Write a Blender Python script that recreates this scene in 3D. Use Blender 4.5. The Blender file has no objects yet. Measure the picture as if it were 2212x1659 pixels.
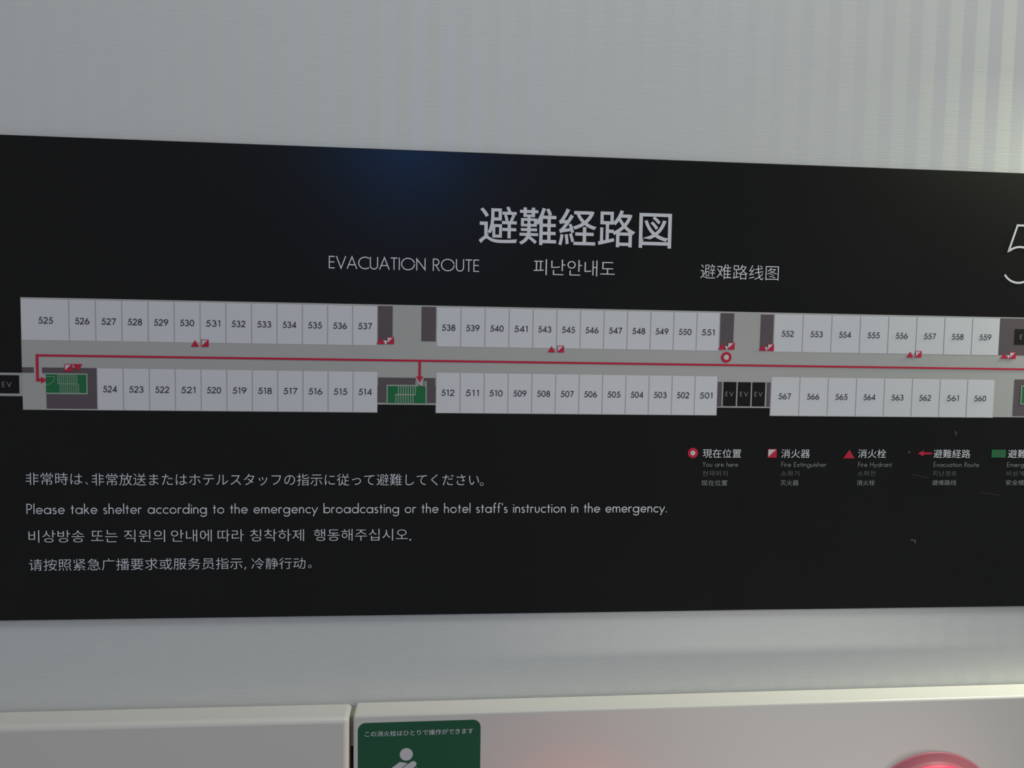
import bpy, bmesh, math
from mathutils import Matrix, Vector

S = bpy.context.scene
C = S.collection
PI = math.pi
EYE = 1.5                      # height of the eye; the sign's own millimetre grid has its origin at this height

# ---------------------------------------------------------------- camera
cam_data = bpy.data.cameras.new('camera')
cam_data.sensor_width = 36.0
cam_data.lens = 1700.0 / 2212.0 * 36.0
cam_data.clip_start = 0.02
cam = bpy.data.objects.new('camera', cam_data)
C.objects.link(cam)
right = Vector((0.99601135, -0.08746988, 0.01761858))
up = Vector((-0.01174161, 0.06725390, 0.99766680))
back = Vector((-0.08845071, -0.99389433, 0.06595861))
m = Matrix((right, up, back)).transposed().to_4x4()
m.translation = Vector((0, -0.646, EYE))
cam.matrix_world = m
S.camera = cam

# ---------------------------------------------------------------- colour management, world, lamps
S.view_settings.view_transform = 'Standard'
S.view_settings.look = 'None'
S.view_settings.gamma = 1.0
S.view_settings.use_curve_mapping = False
S.view_settings.exposure = 0.0

W = bpy.data.worlds.new('world')
S.world = W
W.use_nodes = True
W.node_tree.nodes['Background'].inputs['Color'].default_value = (0.93, 0.95, 1.0, 1)
W.node_tree.nodes['Background'].inputs['Strength'].default_value = 0.245


def area(name, loc, target, sx, sy, power, col):
    d = bpy.data.lights.new(name, 'AREA')
    d.shape = 'RECTANGLE'
    d.size, d.size_y, d.energy, d.color = sx, sy, power, col
    o = bpy.data.objects.new(name, d)
    C.objects.link(o)
    o.location = loc
    o.rotation_euler = (Vector(target) - Vector(loc)).to_track_quat('-Z', 'Y').to_euler()
    return o


# corridor ceiling panel behind the viewer, a downlight just right of the sign that grazes the wall,
# the greenish fluorescent further down the corridor on the right, a small blue-white lamp across the
# corridor, and the foot light low down in front of the cabinets
area('ceiling_light', (0.75, -0.75, 2.9), (0.5, 0, 1.3), 1.6, 0.4, 11.0, (0.97, 0.985, 0.98))
area('downlight', (0.77, -0.030, 1.73), (0.77, -0.030, 0), 0.20, 0.03, 4.2, (0.93, 1.0, 0.75))
area('corridor_fluorescent', (2.0, -1.6, 2.40), (0.4, 0, 1.6), 0.7, 0.25, 6.2, (0.92, 1.0, 0.58))
area('blue_lamp', (-0.17, -3.0, 2.40), (-0.05, 0, 1.65), 0.35, 0.30, 3.8, (0.03, 0.30, 1.0))
foot = bpy.data.lights.new('foot_light', 'SPOT')
foot.energy, foot.spot_size, foot.spot_blend, foot.shadow_soft_size = 19, math.radians(22), 1.0, 0.07
foot.color = (1.0, 0.94, 0.88)
foot_o = bpy.data.objects.new('foot_light', foot)
C.objects.link(foot_o)
foot_o.location = (0.85, -0.62, 0.30)
foot_o.rotation_euler = (Vector((0.325, 0, 1.13)) - Vector((0.85, -0.62, 0.30))).to_track_quat('-Z', 'Y').to_euler()

# ---------------------------------------------------------------- materials


def principled(name, col, rough=0.5, spec=0.5, emis=None, estr=0.0):
    mt = bpy.data.materials.new(name)
    mt.use_nodes = True
    b = mt.node_tree.nodes['Principled BSDF']
    b.inputs['Base Color'].default_value = (*col, 1)
    b.inputs['Roughness'].default_value = rough
    b.inputs['Specular IOR Level'].default_value = spec
    if emis:
        b.inputs['Emission Color'].default_value = (*emis, 1)
        b.inputs['Emission Strength'].default_value = estr
    return mt


def mottled(mt, scale, amount):
    """slight uneven ink / paint tone through the surface"""
    nt = mt.node_tree
    b = nt.nodes['Principled BSDF']
    base = tuple(b.inputs['Base Color'].default_value)
    tc = nt.nodes.new('ShaderNodeTexCoord')
    n = nt.nodes.new('ShaderNodeTexNoise')
    n.inputs['Scale'].default_value = scale
    n.inputs['Detail'].default_value = 3
    mx = nt.nodes.new('ShaderNodeMix')
    mx.data_type = 'RGBA'
    lo = [c * (1 - amount) for c in base[:3]] + [1]
    hi = [min(1, c * (1 + amount)) for c in base[:3]] + [1]
    mx.inputs['A'].default_value = lo
    mx.inputs['B'].default_value = hi
    nt.links.new(tc.outputs['Object'], n.inputs['Vector'])
    nt.links.new(n.outputs['Fac'], mx.inputs['Factor'])
    nt.links.new(mx.outputs['Result'], b.inputs['Base Color'])
    return mt


def wallpaper():
    mt = principled('wallpaper', (0.66, 0.67, 0.66), 0.8, 0.3)
    nt = mt.node_tree
    L = nt.links.new
    N = nt.nodes.new
    b = nt.nodes['Principled BSDF']
    tc = N('ShaderNodeTexCoord')
    sep = N('ShaderNodeSeparateXYZ')
    L(tc.outputs['Object'], sep.inputs[0])

    def math_(op, a, bb):
        n = N('ShaderNodeMath')
        n.operation = op
        for i, v in enumerate((a, bb)):
            if isinstance(v, (int, float)):
                n.inputs[i].default_value = v
            else:
                L(v, n.inputs[i])
        return n.outputs[0]
    # satin stripes 24 mm apart, 12.5 mm wide
    x = math_('SUBTRACT', sep.outputs['X'], 0.3724 - 2.4)
    fr = math_('FRACT', math_('DIVIDE', x, 0.0238), 0)
    rise = N('ShaderNodeMapRange')
    rise.inputs['From Min'].default_value = 0.0
    rise.inputs['From Max'].default_value = 0.05
    L(fr, rise.inputs['Value'])
    fall = N('ShaderNodeMapRange')
    fall.inputs['From Min'].default_value = 0.52
    fall.inputs['From Max'].default_value = 0.57
    fall.inputs['To Min'].default_value = 1
    fall.inputs['To Max'].default_value = 0
    L(fr, fall.inputs['Value'])
    stripe = math_('MULTIPLY', rise.outputs[0], fall.outputs[0])
    rg = N('ShaderNodeMapRange')
    rg.inputs['To Min'].default_value = 0.85
    rg.inputs['To Max'].default_value = 0.37
    L(stripe, rg.inputs['Value'])
    L(rg.outputs[0], b.inputs['Roughness'])
    sp = N('ShaderNodeMapRange')
    sp.inputs['To Min'].default_value = 0.40
    sp.inputs['To Max'].default_value = 0.75
    L(stripe, sp.inputs['Value'])
    L(sp.outputs[0], b.inputs['Specular IOR Level'])
    # fine horizontal weave
    mp = N('ShaderNodeMapping')
    mp.inputs['Scale'].default_value = (45, 45, 900)
    L(tc.outputs['Object'], mp.inputs['Vector'])
    nz = N('ShaderNodeTexNoise')
    nz.inputs['Scale'].default_value = 1.0
    nz.inputs['Detail'].default_value = 4
    L(mp.outputs[0], nz.inputs['Vector'])
    bp = N('ShaderNodeBump')
    bp.inputs['Strength'].default_value = 0.22
    bp.inputs['Distance'].default_value = 0.0006
    L(nz.outputs['Fac'], bp.inputs['Height'])
    L(bp.outputs[0], b.inputs['Normal'])
    mx = N('ShaderNodeMix')
    mx.data_type = 'RGBA'
    mx.inputs['A'].default_value = (0.640, 0.641, 0.630, 1)
    mx.inputs['B'].default_value = (0.690, 0.691, 0.680, 1)
    L(nz.outputs['Fac'], mx.inputs['Factor'])
    L(mx.outputs['Result'], b.inputs['Base Color'])
    return mt


M = {
    'wall': wallpaper(),
    'black': mottled(principled('black_acrylic', (0.0098, 0.0098, 0.0098), 0.24, 0.2), 9, 0.2),
    'ink': principled('white_ink', (0.70, 0.71, 0.76), 0.6, 0.2),
    'dim_ink': principled('grey_ink', (0.27, 0.275, 0.285), 0.6, 0.2),
    'dimmer_ink': principled('dark_grey_ink', (0.13, 0.132, 0.135), 0.6, 0.2),
    'paper': mottled(principled('room_white', (0.68, 0.68, 0.715), 0.6, 0.2), 30, 0.02),
    'divider': principled('divider_grey', (0.40, 0.39, 0.40), 0.6, 0.2),
    'corridor': mottled(principled('corridor_grey', (0.455, 0.445, 0.435), 0.6, 0.2), 25, 0.02),
    'purple': mottled(principled('service_brown', (0.122, 0.098, 0.110), 0.6, 0.2), 60, 0.06),
    'green': principled('stair_green', (0.018, 0.17, 0.062), 0.6, 0.2),
    'pale_green': principled('stair_outline', (0.32, 0.38, 0.32), 0.6, 0.2),
    'red': principled('route_red', (0.56, 0.020, 0.060), 0.6, 0.2),
    'ink_black': principled('number_black', (0.020, 0.023, 0.036), 0.6, 0.2),
    'lift_black': principled('lift_black', (0.009, 0.008, 0.009), 0.5, 0.2),
    'cabinet': mottled(principled('ivory_enamel', (0.66, 0.63, 0.60), 0.28, 0.45), 14, 0.012),
    'gap': principled('aged_bracket', (0.36, 0.35, 0.22), 0.6, 0.3),
    'dark': principled('dark_pin_and_gap_shade', (0.02, 0.02, 0.025), 0.6, 0.3),  # hinge pin, and the painted shade in the cabinet gap
    'sticker': principled('sticker_green', (0.014, 0.098, 0.048), 0.45, 0.3),
    'sticker_white': principled('sticker_white', (0.60, 0.59, 0.62), 0.5, 0.3),
    'lamp_side': principled('lamp_side_red', (0.36, 0.12, 0.155), 0.4, 0.2, (1.0, 0.12, 0.16), 0.05),
    'lamp': principled('lamp_lit_red', (0.25, 0.015, 0.025), 0.4, 0.15, (1.0, 0.055, 0.13), 1.1),
    'added_button_glow': principled('added_button_red', (0.30, 0.02, 0.03), 0.3, 0.4, (1.0, 0.12, 0.07), 28.0),  # strong emission of the added, unseen button
    'scuff': principled('scuff_grey', (0.085, 0.085, 0.075), 0.7, 0.2),
}

# ---------------------------------------------------------------- helpers


def props(o, label=None, cat=None, group=None, kind=None):
    for k, v in (('label', label), ('category', cat), ('group', group), ('kind', kind)):
        if v:
            o[k] = v
    return o


def thing(name, loc, label, cat, group=None):
    o = bpy.data.objects.new(name, None)
    o.empty_display_size = 0.05
    C.objects.link(o)
    o.location = loc
    return props(o, label, cat, group)


def link(name, me, mat, parent=None, label=None):
    o = bpy.data.objects.new(name, me)
    if isinstance(mat, str):
        mat = M[mat]
    me.materials.clear()
    me.materials.append(mat)
    C.objects.link(o)
    if parent is not None:
        o.parent = parent
    if label:
        o['label'] = label
    return o


def mesh_of(verts, faces):
    me = bpy.data.meshes.new('mesh')
    me.from_pydata(verts, [], faces)
    me.update()
    return me


def box_mesh(x0, x1, y0, y1, z0, z1, bevel=0.0, seg=3):
    bm = bmesh.new()
    bmesh.ops.create_cube(bm, size=1)
    for v in bm.verts:
        v.co = Vector(((x0 + x1) / 2 + v.co.x * (x1 - x0), (y0 + y1) / 2 + v.co.y * (y1 - y0), (z0 + z1) / 2 + v.co.z * (z1 - z0)))
    if bevel:
        bmesh.ops.bevel(bm, geom=list(bm.edges), offset=bevel, segments=seg, profile=0.5, affect='EDGES')
        for f in bm.faces:
            f.smooth = max(abs(c) for c in f.normal) < 0.999
    me = bpy.data.meshes.new('mesh')
    bm.to_mesh(me)
    bm.free()
    return me


def lathe_mesh(profile, n=96):
    """profile of (radius, height), spun about -Y (towards the viewer)"""
    vs, fs = [], []
    for r, h in profile:
        for k in range(n):
            a = 2 * PI * k / n
            vs.append((r * math.cos(a), -h, r * math.sin(a)))
    for i in range(len(profile) - 1):
        for k in range(n):
            k2 = (k + 1) % n
            fs.append((i * n + k, i * n + k2, (i + 1) * n + k2, (i + 1) * n + k))
    fs.append(tuple((len(profile) - 1) * n + k for k in range(n)))
    me = mesh_of(vs, fs)
    for p in me.polygons:
        p.use_smooth = True
    return me


class Flat:
    """printed shapes on a face: u (right) and v (up) in millimetres, lifted off the face by `lift` mm"""

    def __init__(self, lift):
        self.v, self.f, self.lift, self.n = [], [], lift, 0

    def poly(self, pts):
        i = len(self.v)
        y = -(self.lift + 0.002 * (self.n % 12)) / 1000
        self.n += 1
        self.v += [(u / 1000, y, w / 1000) for u, w in pts]
        k = len(pts)
        area2 = sum(pts[a][0] * pts[(a + 1) % k][1] - pts[(a + 1) % k][0] * pts[a][1] for a in range(k))
        idx = tuple(range(i, i + k))
        self.f.append(idx if area2 > 0 else idx[::-1])

    def rect(self, u0, u1, v0, v1):
        self.poly([(u0, v0), (u1, v0), (u1, v1), (u0, v1)])

    def disc(self, u, v, r, n=40):
        self.poly([(u + r * math.cos(2 * PI * k / n), v + r * math.sin(2 * PI * k / n)) for k in range(n)])

    def strip(self, a, b):
        i = len(self.v)
        y = -(self.lift + 0.002 * (self.n % 12)) / 1000
        self.n += 1
        self.v += [(u / 1000, y, w / 1000) for u, w in a] + [(u / 1000, y, w / 1000) for u, w in b]
        n = len(a)
        for k in range(n - 1):
            self.f.append((i + k, i + n + k, i + n + k + 1, i + k + 1))

    def ring(self, u, v, r0, r1, a0=0, a1=360, n=60):
        an = [math.radians(a0 + (a1 - a0) * k / n) for k in range(n + 1)]
        self.strip([(u + r0 * math.cos(a), v + r0 * math.sin(a)) for a in an], [(u + r1 * math.cos(a), v + r1 * math.sin(a)) for a in an])

    def stroke(self, pts, w):
        """ribbon of width w along pts, mitred"""
        p = [pts[0]]
        for q in pts[1:]:
            if abs(q[0] - p[-1][0]) + abs(q[1] - p[-1][1]) > 1e-6:
                p.append(q)
        n = len(p)
        if n < 2:
            return
        d = []
        for k in range(n - 1):
            dx, dy = p[k + 1][0] - p[k][0], p[k + 1][1] - p[k][1]
            l = math.hypot(dx, dy)
            d.append((dx / l, dy / l))
        A, B = [], []
        h = w / 2
        for k in range(n):
            d0, d1 = d[max(0, k - 1)], d[min(n - 2, k)]
            nx, ny = -(d0[1] + d1[1]), d0[0] + d1[0]
            l = math.hypot(nx, ny) or 1
            nx, ny = nx / l, ny / l
            c = max(0.32, nx * -d1[1] + ny * d1[0])
            A.append((p[k][0] + nx * h / c, p[k][1] + ny * h / c))
            B.append((p[k][0] - nx * h / c, p[k][1] - ny * h / c))
        self.strip(A, B)

    def build(self, name, mat, parent, label=None):
        return link(name, mesh_of(self.v, self.f), mat, parent, label)


# ---- geometric Latin lettering drawn with strokes (cap height 1, x height 0.6)


def arc(cx, cy, rx, ry, a0, a1, n=18):
    return [(cx + rx * math.cos(math.radians(a0 + (a1 - a0) * k / n)), cy + ry * math.sin(math.radians(a0 + (a1 - a0) * k / n))) for k in range(n + 1)]


def circle(cx, cy, r):
    return arc(cx, cy, r, r, 0, 360, 30) + arc(cx, cy, r, r, 0, 12, 1)


A_N = [(.04, 0), (.04, .34)] + arc(.225, .37, .185, .205, 180, 0, 14) + [(.41, 0)]
G = {
    'E': (.44, [[(.42, .96), (.04, .96), (.04, .04), (.42, .04)], [(.04, .52), (.40, .52)]]),
    'F': (.42, [[(.42, .96), (.04, .96), (.04, 0)], [(.04, .52), (.40, .52)]]),
    'V': (.66, [[(.0, 1), (.33, .03), (.66, 1)]]),
    'A': (.70, [[(.0, 0), (.35, .97), (.70, 0)], [(.12, .33), (.58, .33)]]),
    'C': (.72, [arc(.49, .5, .46, .465, 52, 308, 30)]),
    'U': (.60, [[(.04, 1), (.04, .34)] + arc(.30, .33, .26, .30, 180, 360, 18) + [(.56, 1)]]),
    'T': (.48, [[(0, .96), (.48, .96)], [(.24, .96), (.24, 0)]]),
    'I': (.08, [[(.04, 0), (.04, 1)]]),
    'O': (.98, [arc(.49, .5, .46, .465, 0, 360, 40) + arc(.49, .5, .46, .465, 0, 9, 1)]),
    'N': (.68, [[(.04, 0), (.04, .93), (.64, .07), (.64, 1)]]),
    'R': (.50, [[(.04, 0), (.04, .96), (.20, .96)] + arc(.21, .715, .235, .245, 90, -90, 14) + [(.04, .47)], [(.22, .47), (.48, 0)]]),
    'P': (.48, [[(.04, 0), (.04, .96), (.20, .96)] + arc(.21, .705, .235, .255, 90, -90, 14) + [(.04, .45)]]),
    'Y': (.60, [[(0, 1), (.30, .47), (.60, 1)], [(.30, .47), (.30, 0)]]),
    'H': (.64, [[(.04, 0), (.04, 1)], [(.60, 0), (.60, 1)], [(.04, .52), (.60, .52)]]),
    'S': (.44, [arc(.22, .735, .18, .22, 35, 270, 16) + arc(.22, .275, .19, .235, 90, -150, 16)]),
    'a': (.62, [circle(.295, .3, .265), [(.575, 0), (.575, .6)]]),
    'b': (.60, [circle(.325, .3, .265), [(.04, 0), (.04, 1.02)]]),
    'c': (.47, [arc(.295, .3, .265, .265, 48, 312, 22)]),
    'd': (.62, [circle(.295, .3, .265), [(.575, 0), (.575, 1.02)]]),
    'e': (.57, [[(.035, .30), (.545, .30)] + arc(.295, .3, .255, .265, 0, 322, 24)]),
    'f': (.29, [[(.11, 0), (.11, .80)] + arc(.25, .82, .14, .17, 180, 75, 8), [(0, .57), (.25, .57)]]),
    'g': (.62, [circle(.295, .3, .265), [(.575, .6), (.575, -.02)] + arc(.31, -.03, .265, .25, 0, -155, 14)]),
    'h': (.46, [[(.04, 0), (.04, 1.02)], A_N]),
    'i': (.08, [[(.04, 0), (.04, .6)], [(.04, .76), (.04, .87)]]),
    'k': (.44, [[(.04, 0), (.04, 1.02)], [(.06, .27), (.36, .6)], [(.16, .36), (.42, 0)]]),
    'l': (.08, [[(.04, 0), (.04, 1.02)]]),
    'm': (.74, [[(.04, 0), (.04, .6)], [(.04, .36)] + arc(.205, .37, .165, .205, 180, 0, 12) + [(.37, 0)], [(.37, .36)] + arc(.535, .37, .165, .205, 180, 0, 12) + [(.70, 0)]]),
    'n': (.46, [[(.04, 0), (.04, .6)], A_N]),
    'o': (.59, [circle(.295, .3, .265)]),
    'r': (.30, [[(.04, 0), (.04, .6)], [(.04, .34)] + arc(.20, .37, .16, .20, 180, 50, 9)]),
    's': (.33, [arc(.165, .437, .125, .128, 35, 270, 12) + arc(.165, .168, .135, .14, 90, -150, 12)]),
    't': (.28, [[(.14, 0), (.14, .84)], [(.0, .57), (.28, .57)]]),
    'u': (.46, [[(.05, .6), (.05, .23)] + arc(.23, .225, .18, .19, 180, 360, 14) + [(.41, .6)]]),
    'v': (.46, [[(0, .6), (.23, .02), (.46, .6)]]),
    'x': (.46, [[(0, 0), (.43, .6)], [(.03, .6), (.46, 0)]]),
    'y': (.50, [[(0, .6), (.25, .03)], [(.50, .6), (.10, -.29)]]),
    "'": (.08, [[(.04, 1.0), (.04, .76)]]),
    '.': (.10, [[(.05, 0), (.05, .11)]]),
    ' ': (.40, []),
    '0': (.54, [arc(.27, .5, .235, .465, 0, 360, 30) + arc(.27, .5, .235, .465, 0, 12, 1)]),
    '1': (.30, [[(.05, .87), (.20, .96), (.20, 0)]]),
    '2': (.52, [arc(.255, .71, .215, .25, 170, -32, 16) + [(.03, .045), (.52, .045)]]),
    '3': (.50, [arc(.235, .74, .175, .22, 160, -90, 14) + [(.21, .52)], [(.21, .52)] + arc(.235, .275, .225, .24, 90, -155, 16)]),
    '4': (.56, [[(.42, 0), (.42, .93), (.05, .25), (.56, .25)]]),
    '5': (.50, [[(.47, .955), (.19, .955), (.105, .55)] + arc(.225, .325, .245, .285, 115, -150, 18)]),
    '6': (.54, [circle(.27, .285, .245), [(.05, .42), (.36, 1.0)]]),
    '7': (.48, [[(.0, .955), (.44, .955), (.14, 0)]]),
    '8': (.50, [arc(.25, .745, .175, .215, 0, 372, 24), arc(.25, .275, .225, .24, 0, 372, 26)]),
    '9': (.54, [circle(.27, .715, .245), [(.49, .58), (.18, 0)]]),
}


def latin(fl, text, u0, u1, base, cap, weight, gap=0.13):
    """set text between u0 and u1 on baseline `base`, capital height up to `cap`"""
    x, strokes = 0.0, []
    for ch in text:
        w, st = G[ch]
        g = gap if ch != ' ' else 0.02
        for s in st:
            strokes.append([(x + a, b) for a, b in s])
        x += w + g
    lo = min(p[0] for s in strokes for p in s)
    hi = max(p[0] for s in strokes for p in s)
    sy = cap - base
    wt = weight * sy
    sx = (u1 - u0 - wt) / (hi - lo)
    for s in strokes:
        fl.stroke([(u0 + wt / 2 + (a - lo) * sx, base + b * sy) for a, b in s], wt)


_glyph_cache = {}


def glyph_mesh(text, embolden=0.0):
    cu = bpy.data.curves.new('lettering', 'FONT')
    cu.body = text
    cu.size = 1.0
    cu.resolution_u = 4
    cu.offset = embolden
    o = bpy.data.objects.new('lettering', cu)
    C.objects.link(o)
    bpy.context.view_layer.update()
    me = bpy.data.meshes.new_from_object(o.evaluated_get(bpy.context.evaluated_depsgraph_get()))
    bpy.data.objects.remove(o)
    bpy.data.curves.remove(cu)
    return me


def glyphs(fl, text, box, embolden=-0.006):
    """East Asian lettering fitted to box = (u0, u1, v0, v1)"""
    me = glyph_mesh(text, embolden)
    co = [v.co for v in me.vertices]
    if not co:
        return
    x0, x1 = min(c.x for c in co), max(c.x for c in co)
    y0, y1 = min(c.y for c in co), max(c.y for c in co)
    u0, u1, v0, v1 = box
    sx = (u1 - u0) / max(1e-6, x1 - x0)
    sy = (v1 - v0) / max(1e-6, y1 - y0)
    i = len(fl.v)
    fl.v += [((u0 + (c.x - x0) * sx) / 1000, -fl.lift / 1000, (v0 + (c.y - y0) * sy) / 1000) for c in co]
    for p in me.polygons:
        fl.f.append(tuple(i + k for k in p.vertices))
    bpy.data.meshes.remove(me)


# ================================================================ wall
wall = link('wall_back', box_mesh(-2.5, 2.5, 0.004, 0.10, 0.0, 2.7), 'wall')
props(wall, 'pale wallpapered corridor wall with faint satin vertical stripes', 'wall', kind='structure')

# ================================================================ the sign
sign = thing('evacuation_route_sign', (0, 0, EYE), 'wide black evacuation route sign with white room plan and four-language lettering', 'sign')
bd = box_mesh(-0.520, 0.700, 0.0, 0.0039, -0.2368, 0.1440, 0.0006, 2)
link('board', bd, 'black', sign)

PLAN, CELL, TOP, LINE, INK = 0.10, 0.20, 0.30, 0.40, 0.50

# ---- titles
f = Flat(INK)
glyphs(f, '避難経路図', (28.2, 188.0, 71.3, 101.6), 0.008)
f.build('title_lettering', 'ink', sign, 'large white Japanese title')
f = Flat(INK)
latin(f, 'EVACUATION ROUTE', -91.5, 29.3, 48.3, 58.2, .085, .10)
f.build('subtitle_lettering', 'ink', sign, 'white English subtitle')
f = Flat(INK)
glyphs(f, '피난안내도', (73.5, 141.1, 47.0, 60.0))
f.build('subtitle_lettering', 'ink', sign, 'white Korean subtitle')
f = Flat(INK)
glyphs(f, '避难路线图', (213.7, 281.3, 47.2, 59.6))
f.build('subtitle_lettering', 'ink', sign, 'white Chinese subtitle')
f = Flat(INK)
f.stroke([(523, 99.4), (492.7, 99.4), (485.9, 77.4)] + arc(496.3, 65.6, 15.4, 15.4, 128, -146, 40), 1.75)
f.build('floor_number', 'ink', sign, 'large thin white numeral 5 at the right edge')

# ---- instruction lines
f = Flat(INK)
glyphs(f, '非常時は', (-326.3, -283.5, -127.2, -117.4))
glyphs(f, '、', (-281.3, -279.2, -127.0, -124.8))
glyphs(f, '非常放送またはホテルスタッフの指示に従って避難してください', (-276.4, 31.5, -127.7, -117.8))
glyphs(f, '。', (32.2, 35.2, -127.9, -125.0))
f.build('instruction_lettering', 'ink', sign, 'line of white Japanese writing')
f = Flat(INK)
latin(f, "Please take shelter according to the emergency broadcasting or the hotel staff's instruction in the emergency.",
      -326.3, 191.3, -150.5, -142.3, .098, .125)
f.build('instruction_lettering', 'ink', sign, 'line of white English writing')
f = Flat(INK)
for t, a, b in (('비상방송', -325.2, -282.8), ('또는', -277.7, -257.3), ('직윈의', -252.4, -220.6), ('안내에', -216.0, -184.1),
                ('따라', -179.5, -158.8), ('칭착하제', -153.9, -110.9), ('행동해주십시오', -103.1, -26.8)):
    glyphs(f, t, (a, b, -173.5, -163.6))
f.disc(-24.7, -172.9, 0.75, 16)
f.build('instruction_lettering', 'ink', sign, 'line of white Korean writing')
f = Flat(INK)
glyphs(f, '请按照紧急广播要求或服务员指示', (-325.3, -160.0, -196.4, -186.8))
f.stroke([(-157.4, -194.6), (-158.3, -196.9)], .7)
glyphs(f, '冷静行动', (-152.9, -109.8, -196.6, -187.2))
glyphs(f, '。', (-107.6, -104.8, -195.9, -193.2))
f.build('instruction_lettering', 'ink', sign, 'line of white Chinese writing')

# ---- plan: corridor ground
f = Flat(PLAN)
f.rect(-327.4, 690, -34.2, 20.3)                # hall between the two rows of rooms, and the edge line above
f.rect(-327.3, -271, -67.6, -34.2)
f.rect(-52.3, -5.2, -45.5, -34.2)
f.rect(232.1, 278.4, -39.0, -34.2)
f.rect(480.5, 600, -67.0, -34.2)
for a, b in ((-271.2, -52.3), (-5.2, 232.0), (278.3, 480.6)):
    f.rect(a, b, -67.6, -34.2)
f.rect(-52.3, -5.2, -60.9, -59.4)               # outline under the central stairs
f.rect(232.1, 278.3, -60.8, -59.5)              # outline under the lifts
f.build('corridor', 'corridor', sign, 'grey corridor of the plan')

# ---- rooms
ROWS = [
    (['525'], -327.4, 36.0, 1), (list(map(str, range(526, 538))), -291.4, 19.9, 1),
    (['538', '539', '540', '541', '543', '545', '546', '547', '548', '549', '550', '551'], -5.1, 19.75, 1),
    (list(map(str, range(552, 560))), 279.2, 25.37, 1),
    ([str(n) for n in range(524, 513, -1)], -271.2, 19.92, 2),
    ([str(n) for n in range(512, 500, -1)], -5.0, 19.75, 2),
    ([str(n) for n in range(567, 559, -1)], 278.7, 25.23, 2),
]
for names, u, pitch, row in ROWS:
    v0, v1 = ((-12.8, 18.95) if row == 1 else (-67.2, -34.3))
    for n in names:
        f = Flat(CELL)
        f.rect(u + .42, u + pitch - .42, v0, v1)
        cell = f.build('room_cell', 'paper', sign, 'white room %s of the plan' % n)
        f = Flat(INK)
        cu = u + pitch / 2 + (1.0 if pitch > 30 else 0.0) - (0.4 if pitch > 24 else 0)
        cv = 2.65 if row == 1 else -50.6
        latin(f, n, cu - 5.5, cu + 5.5, cv - 2.4, cv + 2.4, .125, .12)
        f.build('room_number', 'ink_black', cell, 'dark number %s' % n)
        u += pitch

# ---- brown service blocks
for rects, lab in (
        ([(-52.3, -40.5, -11.4, 19.2)], 'brown block right of room 537'),
        ([(-17.3, -5.6, -8.8, 19.2)], 'brown block left of room 538'),
        ([(232.5, 244.2, -11.4, 18.9)], 'brown block right of room 551'),
        ([(267.4, 278.7, -11.8, 18.4)], 'brown block left of room 552'),
        ([(482.2, 690.0, -12.5, 19.4)], 'brown block right of room 559'),
        ([(498.6, 600.0, -65.8, -33.7)], 'brown block right of room 560'),
        ([(-327.2, -318.5, -38.5, -34.2)], 'small brown wall left of the red arrow'),
        ([(-309.5, -271.4, -66.5, -34.2), (-312.4, -309.5, -38.5, -34.2)], 'brown block left of room 524'),
        ([(-52.0, -21.8, -59.4, -38.8), (-21.8, -15.1, -59.4, -45.6), (-15.1, -5.5, -59.4, -38.8)], 'brown block between rooms 514 and 512'),
        ([(232.2, 235.7, -59.9, -39.0)], 'brown strip left of the three lifts'),
        ([(274.9, 278.3, -59.8, -38.9)], 'brown strip right of the three lifts')):
    f = Flat(CELL)
    for r in rects:
        f.rect(*r)
    f.build('service_block', 'purple', sign, lab)

# ---- stairwells
f = Flat(TOP)
f.rect(-44.4, -13.2, -59.5, -45.4)
st = f.build('stairwell', 'green', sign, 'green stairwell between rooms 514 and 512')
f = Flat(LINE)
f.rect(-45.1, -44.0, -59.5, -44.5)
f.rect(-45.1, -19.0, -45.7, -44.5)
f.rect(-13.5, -12.4, -59.5, -45.7)
f.rect(-14.5, -12.5, -45.8, -41.3)
f.rect(-38.0, -21.5, -53.1, -52.1)
for k in range(8):
    a = -35.7 + k * 1.95
    f.rect(a, a + .75, -52.2, -45.6)
    a = -37.8 + k * 1.98
    f.rect(a, a + .75, -59.5, -53.0)
f.build('stair_treads', 'pale_green', st, 'pale stair outline')
f = Flat(LINE)
f.poly([(-21.7, -45.2), (-21.7, -38.4), (-15.2, -38.4), (-15.2, -45.4)])
f.build('door_opening', 'corridor', st)
f = Flat(INK - .03)
f.ring(-15.0, -39.2, 6.35, 6.8, 180, 268, 20)
f.rect(-15.2, -14.6, -46.0, -39.2)
f.build('door_swing', 'purple', st)

f = Flat(TOP)
f.rect(-309.6, -278.6, -54.4, -39.2)
st = f.build('stairwell', 'green', sign, 'green stairwell left of room 524')
f = Flat(LINE)
f.rect(-311.4, -278.2, -39.6, -38.5)
f.rect(-309.5, -278.2, -55.1, -53.9)
f.rect(-279.2, -278.2, -55.1, -38.5)
f.rect(-300.8, -286.1, -47.1, -46.6)
for k in range(11):
    a = -300.8 + k * 1.42
    f.rect(a, a + .55, -46.8, -39.5)
    a = -299.1 + k * 1.38
    f.rect(a, a + .5, -53.9, -46.8)
f.ring(-309.5, -41.2, 6.3, 6.65, 270, 360, 20)
f.rect(-309.5, -303.0, -41.4, -41.0)
f.build('stair_treads', 'pale_green', st, 'pale stair outline')

f = Flat(TOP)
f.rect(505.4, 590, -55.0, -39.6)
st = f.build('stairwell', 'green', sign, 'green stairwell at the right edge')
f = Flat(LINE)
f.rect(505.0, 590, -39.9, -38.9)
f.rect(505.0, 590, -55.6, -54.7)
f.rect(505.0, 506.0, -55.6, -38.9)
f.build('stair_treads', 'pale_green', st, 'pale stair outline')

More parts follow.
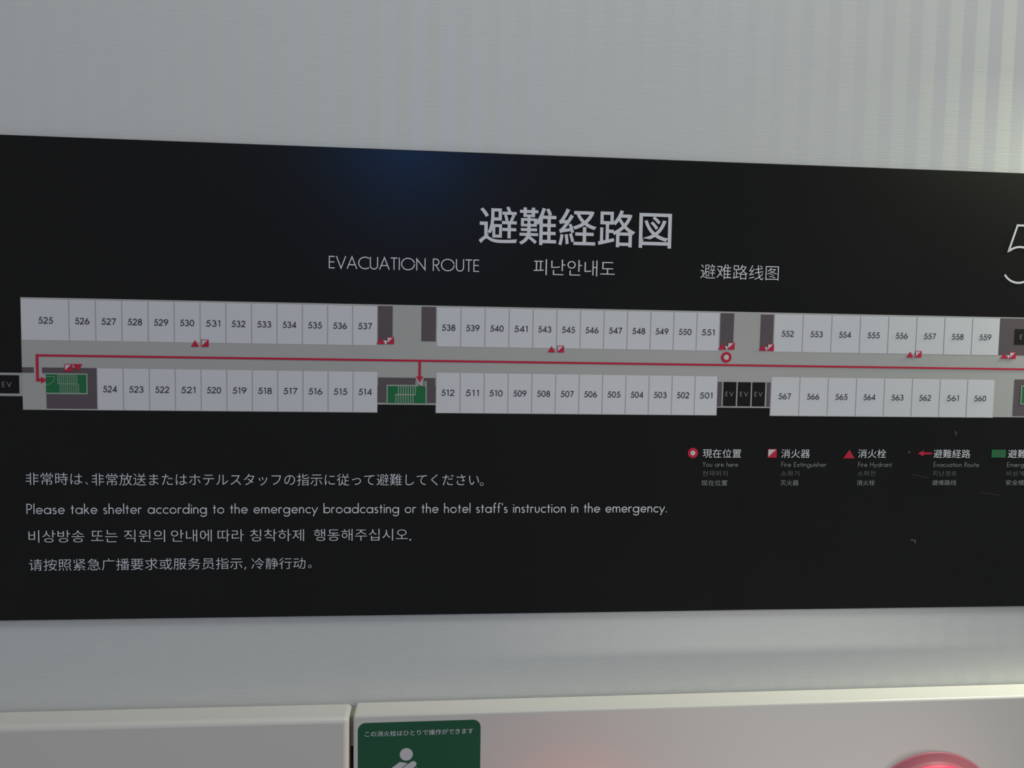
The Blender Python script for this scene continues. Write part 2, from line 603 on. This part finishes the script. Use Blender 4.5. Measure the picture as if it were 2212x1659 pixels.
# ---- lifts
f = Flat(CELL)
for a in (235.8, 248.3, 261.0, 273.6):
    f.rect(a, a + 1.2, -59.9, -38.6)
f.build('elevator_frame', 'corridor', sign, 'pale frame around the three lifts')
f = Flat(CELL - .05)
f.rect(-380, -327.3, -40.6, -38.6)
f.rect(-380, -327.3, -57.0, -54.8)
f.rect(-329.6, -327.3, -57.0, -38.6)
f.build('elevator_frame', 'divider', sign, 'grey frame around the lift at the left edge')
for a, b, v0, v1, t0, t1, tv, lab in (
        (237.0, 248.3, -59.4, -39.0, 238.9, 246.0, -51.1, 'first of the three black lifts right of room 501'),
        (249.5, 261.0, -59.4, -39.0, 251.6, 258.7, -51.0, 'middle of the three black lifts right of room 501'),
        (262.2, 273.6, -59.4, -39.0, 264.3, 271.4, -51.0, 'last of the three black lifts right of room 501'),
        (-360.0, -329.6, -54.8, -40.6, -342.3, -335.2, -49.7, 'black lift at the left edge'),
        (496.0, 520.0, -3.3, 10.3, 501.0, 508.1, 1.6, 'black lift right of room 559')):
    f = Flat(TOP)
    f.rect(a, b, v0, v1)
    e = f.build('elevator_cell', 'lift_black', sign, lab)
    f = Flat(LINE)
    latin(f, 'EV', t0, t1, tv, tv + 3.8, .12, .32)
    f.build('elevator_lettering', 'dim_ink', e)

# ---- the red route
f = Flat(LINE)
f.rect(-316.8, 690, -25.5, -23.9)
f.rect(-316.8, -314.8, -45.1, -24.0)
f.rect(-316.8, -312.0, -45.1, -43.0)
f.poly([(-313.2, -41.6), (-313.2, -46.5), (-308.4, -44.1)])
f.rect(-19.35, -17.35, -38.0, -25.0)
f.poly([(-21.2, -37.6), (-15.4, -37.6), (-18.3, -42.6)])
f.build('route_line', 'red', sign, 'red evacuation route line with two arrows')


def triangle(u0, u1, v0, v1, lab, flip=False):
    f = Flat(INK)
    uc = (u0 + u1) / 2
    f.poly([(u0, v1), (u1, v1), (uc, v0)] if flip else [(u0, v0), (u1, v0), (uc, v1)])
    return f.build('hydrant_symbol', 'red', sign, lab)


def square(u0, u1, v0, v1, lab, rim=0.55):
    f = Flat(INK)
    f.rect(u0, u1, v0, v1)
    q = f.build('extinguisher_symbol', 'red', sign, lab)
    f = Flat(INK + .06)
    f.poly([(u0 + rim, v1 - rim), (u0 + rim, v0 + rim * 1.6), (u1 - rim * 1.6, v1 - rim)])
    f.build('symbol_half', 'sticker_white', q, 'white half')
    return q


triangle(-199.0, -192.8, -16.1, -10.8, 'red triangle below rooms 530 and 531')
square(-191.2, -185.3, -16.0, -10.4, 'red and white square below room 531')
triangle(86.7, 92.9, -16.1, -11.0, 'red triangle below room 543')
square(94.5, 100.2, -16.1, -10.6, 'red and white square below room 545')
triangle(398.0, 404.4, -15.9, -10.8, 'red triangle below room 556')
square(405.9, 411.6, -15.8, -10.2, 'red and white square below room 557')
triangle(-53.3, -46.5, -11.6, -6.4, 'red triangle on the brown block right of room 537')
square(-45.1, -39.3, -11.5, -5.8, 'red and white square on the brown block right of room 537', .6)
triangle(231.2, 237.8, -11.7, -6.6, 'red triangle on the brown block right of room 551')
square(239.3, 245.4, -11.5, -5.6, 'red and white square on the brown block right of room 551', .6)
triangle(266.6, 272.8, -12.1, -7.1, 'red triangle on the brown block left of room 552')
square(274.0, 279.8, -12.1, -6.2, 'red and white square on the brown block left of room 552', .6)
triangle(484.0, 490.8, -15.6, -10.8, 'red triangle on the brown block right of room 559')
square(492.2, 498.2, -15.7, -9.8, 'red and white square on the brown block right of room 559', .6)
square(-295.4, -289.5, -37.0, -31.2, 'red and white square above the left stairwell', .6)
triangle(-289.4, -281.8, -37.2, -31.2, 'upturned red triangle above the left stairwell', True)
f = Flat(INK - .02)                                          # pale slips between triangle and square
for u, v in ((-46.3, -10.0), (238.6, -10.1), (273.4, -10.4), (491.6, -13.8)):
    f.poly([(u - 1.7, v + 1.4), (u + 1.5, v + 1.4), (u + 1.2, v - 1.4), (u - .2, v - 1.4)])
f.poly([(-289.4, -31.3), (-287.6, -31.3), (-286.0, -34.2), (-288.6, -33.6)])
f.build('symbol_backing', 'paper', sign, 'pale slips between triangle and square symbols')

f = Flat(INK)
f.disc(238.55, -18.1, 4.5)
mk = f.build('location_marker', 'red', sign, 'red ring below room 551')
f = Flat(INK + .06)
f.disc(238.55, -18.1, 2.25)
f.build('marker_center', 'sticker_white', mk, 'white centre')

# ---- legend
f = Flat(INK)
f.disc(212.4, -99.6, 4.45)
mk = f.build('location_marker', 'red', sign, 'red ring of the legend')
f = Flat(INK + .06)
f.disc(212.4, -99.6, 2.1)
f.build('marker_center', 'sticker_white', mk, 'white centre')
square(278.0, 285.9, -103.4, -95.9, 'red and white square of the legend', .45)
triangle(345.4, 355.8, -103.7, -96.2, 'red triangle of the legend')
f = Flat(INK)
f.poly([(412.9, -99.1), (418.3, -96.4), (418.3, -101.8)])
f.rect(418.0, 425.8, -100.0, -98.2)
f.build('route_symbol', 'red', sign, 'red arrow of the legend')
f = Flat(INK)
f.rect(481.0, 494.3, -102.6, -95.6)
gs = f.build('stair_symbol', 'green', sign, 'green stair patch of the legend')
f = Flat(INK + .05)
for a in (485.4, 486.9, 488.4, 489.9):
    f.rect(a, a + .6, -102.0, -96.2)
f.build('stair_treads', 'purple', gs)
LEG = [
    ('現在位置', (220.9, 254.5), 'You are here', (220.9, 252.1), '현재위치', (221.2, 243.1), '现在位置', (220.7, 243.4)),
    ('消火器', (289.9, 315.4), 'Fire Extinguisher', (290.3, 330.7), '소화기', (290.2, 306.5), '灭火器', (290.1, 306.3)),
    ('消火栓', (358.6, 384.1), 'Fire Hydrant', (359.1, 389.8), '소화전', (359.0, 375.0), '消火栓', (358.6, 375.0)),
    ('避難経路', (427.3, 461.3), 'Evacuation Route', (427.9, 470.0), '피난경로', (427.3, 449.5), '避难路线', (427.3, 449.7)),
    ('避難階段', (496.2, 532.2), 'Emergency Stairs', (496.0, 540.0), '비상계단', (495.9, 518.9), '安全楼梯', (495.7, 519.0)),
]
for i, (ja, bj, en, be, ko, bk, zh, bz) in enumerate(LEG):
    dv = 0.12 * i
    f = Flat(INK)
    glyphs(f, ja, (*bj, -103.7 + 1.5 * dv, -96.1 + 1.5 * dv), 0.0)
    f.build('legend_lettering', 'ink', sign, 'white Japanese legend word')
    f = Flat(INK)
    latin(f, en, *be, -111.3 + dv, -107.2 + dv, .10, .12)
    f.build('legend_lettering', 'dim_ink', sign, 'small grey English legend word')
    f = Flat(INK)
    glyphs(f, ko, (*bk, -119.4 + dv, -114.8 + dv), 0.0)
    f.build('legend_lettering', 'dimmer_ink', sign, 'small dark grey Korean legend word')
    f = Flat(INK)
    glyphs(f, zh, (*bz, -127.6 + dv, -122.8 + dv), 0.0)
    f.build('legend_lettering', 'dim_ink', sign, 'small grey Chinese legend word')

# ---- scuffs in the acrylic
for pts, wd in (([(446.0, -79.6), (447.8, -81.2), (447.0, -83.6)], 1.0), ([(404.2, -98.0), (406.2, -98.6)], 1.6),
                ([(410.8, -175.8), (414.8, -176.2), (415.2, -179.0)], 1.3), ([(408.9, -117.8), (423.9, -120.6)], .25),
                ([(474.0, -133.8), (491.5, -136.2)], .25)):
    f = Flat(.06)
    f.stroke(pts, wd)
    f.build('scuff', 'scuff', sign, 'pale scratch')

# ================================================================ cabinets under the sign
DEPTH_A, DEPTH_B = 0.0250, 0.0215
ca = thing('metal_cabinet', (-0.55, 0.0, 0.35), 'plain ivory metal cabinet on the wall left of the green sticker', 'cabinet')
link('body', box_mesh(-0.45, 0.4785, -DEPTH_A, 0.0027, 0.0, 0.8385, 0.0042, 4), 'cabinet', ca)
link('hinge_bracket', box_mesh(0.4788, 0.4850, -0.0135, 0.0025, 0.809, 0.8350, 0.0004, 2), 'gap', ca, 'yellowed hinge bracket in the gap')
link('hinge_pin', lathe_mesh([(0.0011, 0), (0.0011, 0.0004), (0.0006, 0.0006)], 20), 'dark', ca).location = (0.4822, -0.0135, 0.8195)
link('gap_shade_strip', box_mesh(0.4788, 0.4850, -0.004, 0.0025, 0.0, 0.8085), 'dark', ca, 'dark strip standing in for shade in the gap')  # near-black block put in for the shade between the two cabinets

cb = thing('fire_hydrant_cabinet', (-0.0645, 0.0, 0.35), 'ivory fire hydrant cabinet carrying a green sticker and a lit red lamp', 'cabinet')
link('body', box_mesh(0.0, 1.10, -DEPTH_B, 0.0027, 0.0, 0.8386, 0.0022, 4), 'cabinet', cb)
cb.rotation_euler.y = math.radians(-0.27)

# sticker; its own millimetre grid has its origin at (x -0.0645, z 1.5) moved into the cabinet frame
OU, OV = 64.5, (EYE - 0.35) * 1000


def su(p):
    return (p[0] + OU, p[1] + OV)


def sticker_flat(lift):
    f = Flat(lift + DEPTH_B * 1000)
    return f


f = sticker_flat(.15)
r = 6.3
u0, u1, v0, v1 = -60.7, 38.6, -470.0, -317.6
pts = []
for cx, cy, a in ((u1 - r, v1 - r, 0), (u0 + r, v1 - r, 90), (u0 + r, v0 + r, 180), (u1 - r, v0 + r, 270)):
    pts += [su((cx + r * math.cos(math.radians(a + k * 9)), cy + r * math.sin(math.radians(a + k * 9)))) for k in range(11)]
f.poly(pts)
lb = f.build('instruction_sticker', 'sticker', cb, 'dark green sticker with rounded corners')
f = sticker_flat(.3)
a, b = su((-55.1, -329.2)), su((32.6, -324.5))
glyphs(f, 'この消火栓はひとりで操作ができます', (a[0], b[0], a[1], b[1]), 0.006)
f.build('sticker_lettering', 'sticker_white', lb, 'white Japanese line')
f = sticker_flat(.3)
f.disc(*su((-21.7, -344.9)), 5.3)
P = lambda L: f.poly([su(p) for p in L])
P([(-26.9, -351.0), (-20.6, -352.4), (-28.4, -358.6), (-52, -377), (-55, -372)])                         # far arm and shoulder
P([(-17.6, -351.2), (-16.2, -350.7), (-14.7, -351.0), (-13.6, -352.2), (-13.4, -353.6), (-14.0, -355.0), (-48, -381), (-52, -378.6), (-28.0, -358.6)])
P([(-13.2, -355.9), (-13.2, -400.0), (-31.0, -400.0), (-31.0, -369.6)])                                   # trunk
P([(-13.2, -400.0), (-12.0, -452.0), (-19.0, -452.0), (-20.8, -400.0)])
P([(-23.4, -400.0), (-25.2, -452.0), (-32.2, -452.0), (-31.0, -400.0)])
f.build('sticker_pictogram', 'sticker_white', lb, 'white figure reaching down')
f = sticker_flat(.3)
f.ring(*su((10.1, -373.0)), 11.4, 15.2)
f.ring(*su((10.1, -373.0)), 5.2, 8.6)
f.build('sticker_pictogram', 'sticker_white', lb, 'white ring of a hose reel')

# red indicator lamp
lamp = link('indicator_lamp', lathe_mesh([(0.0632, 0.0), (0.0632, 0.0008), (0.0620, 0.0016), (0.0556, 0.0020), (0.0552, 0.0028), (0.0549, 0.0040), (0.0544, 0.0052)]), 'lamp_side', cb, 'round red signal lamp, lit')
lamp.location = (0.4325 + 0.0645, -DEPTH_B, EYE - 0.4220 - 0.35)
link('lamp_lens', lathe_mesh([(0.0543, 0.0051), (0.0530, 0.0075), (0.0500, 0.0105), (0.0450, 0.0138), (0.0370, 0.0170), (0.0250, 0.0198), (0.0120, 0.0212), (0.004, 0.0215)]), 'lamp', lamp, 'glowing lens')
# unseen lit button, added lower down to cast a red glow on the door
cbn = link('added_call_button', lathe_mesh([(0.036, 0.0), (0.036, 0.006), (0.033, 0.009), (0.026, 0.010)]), 'lamp_side', cb, 'added red call button, out of view')
cbn.location = (0.115 + 0.0645, -DEPTH_B, EYE - 0.428 - 0.35)
link('added_button_lens', lathe_mesh([(0.0255, 0.0098), (0.023, 0.016), (0.016, 0.021), (0.006, 0.0235)]), 'added_button_glow', cbn, 'added lens casting the red glow')
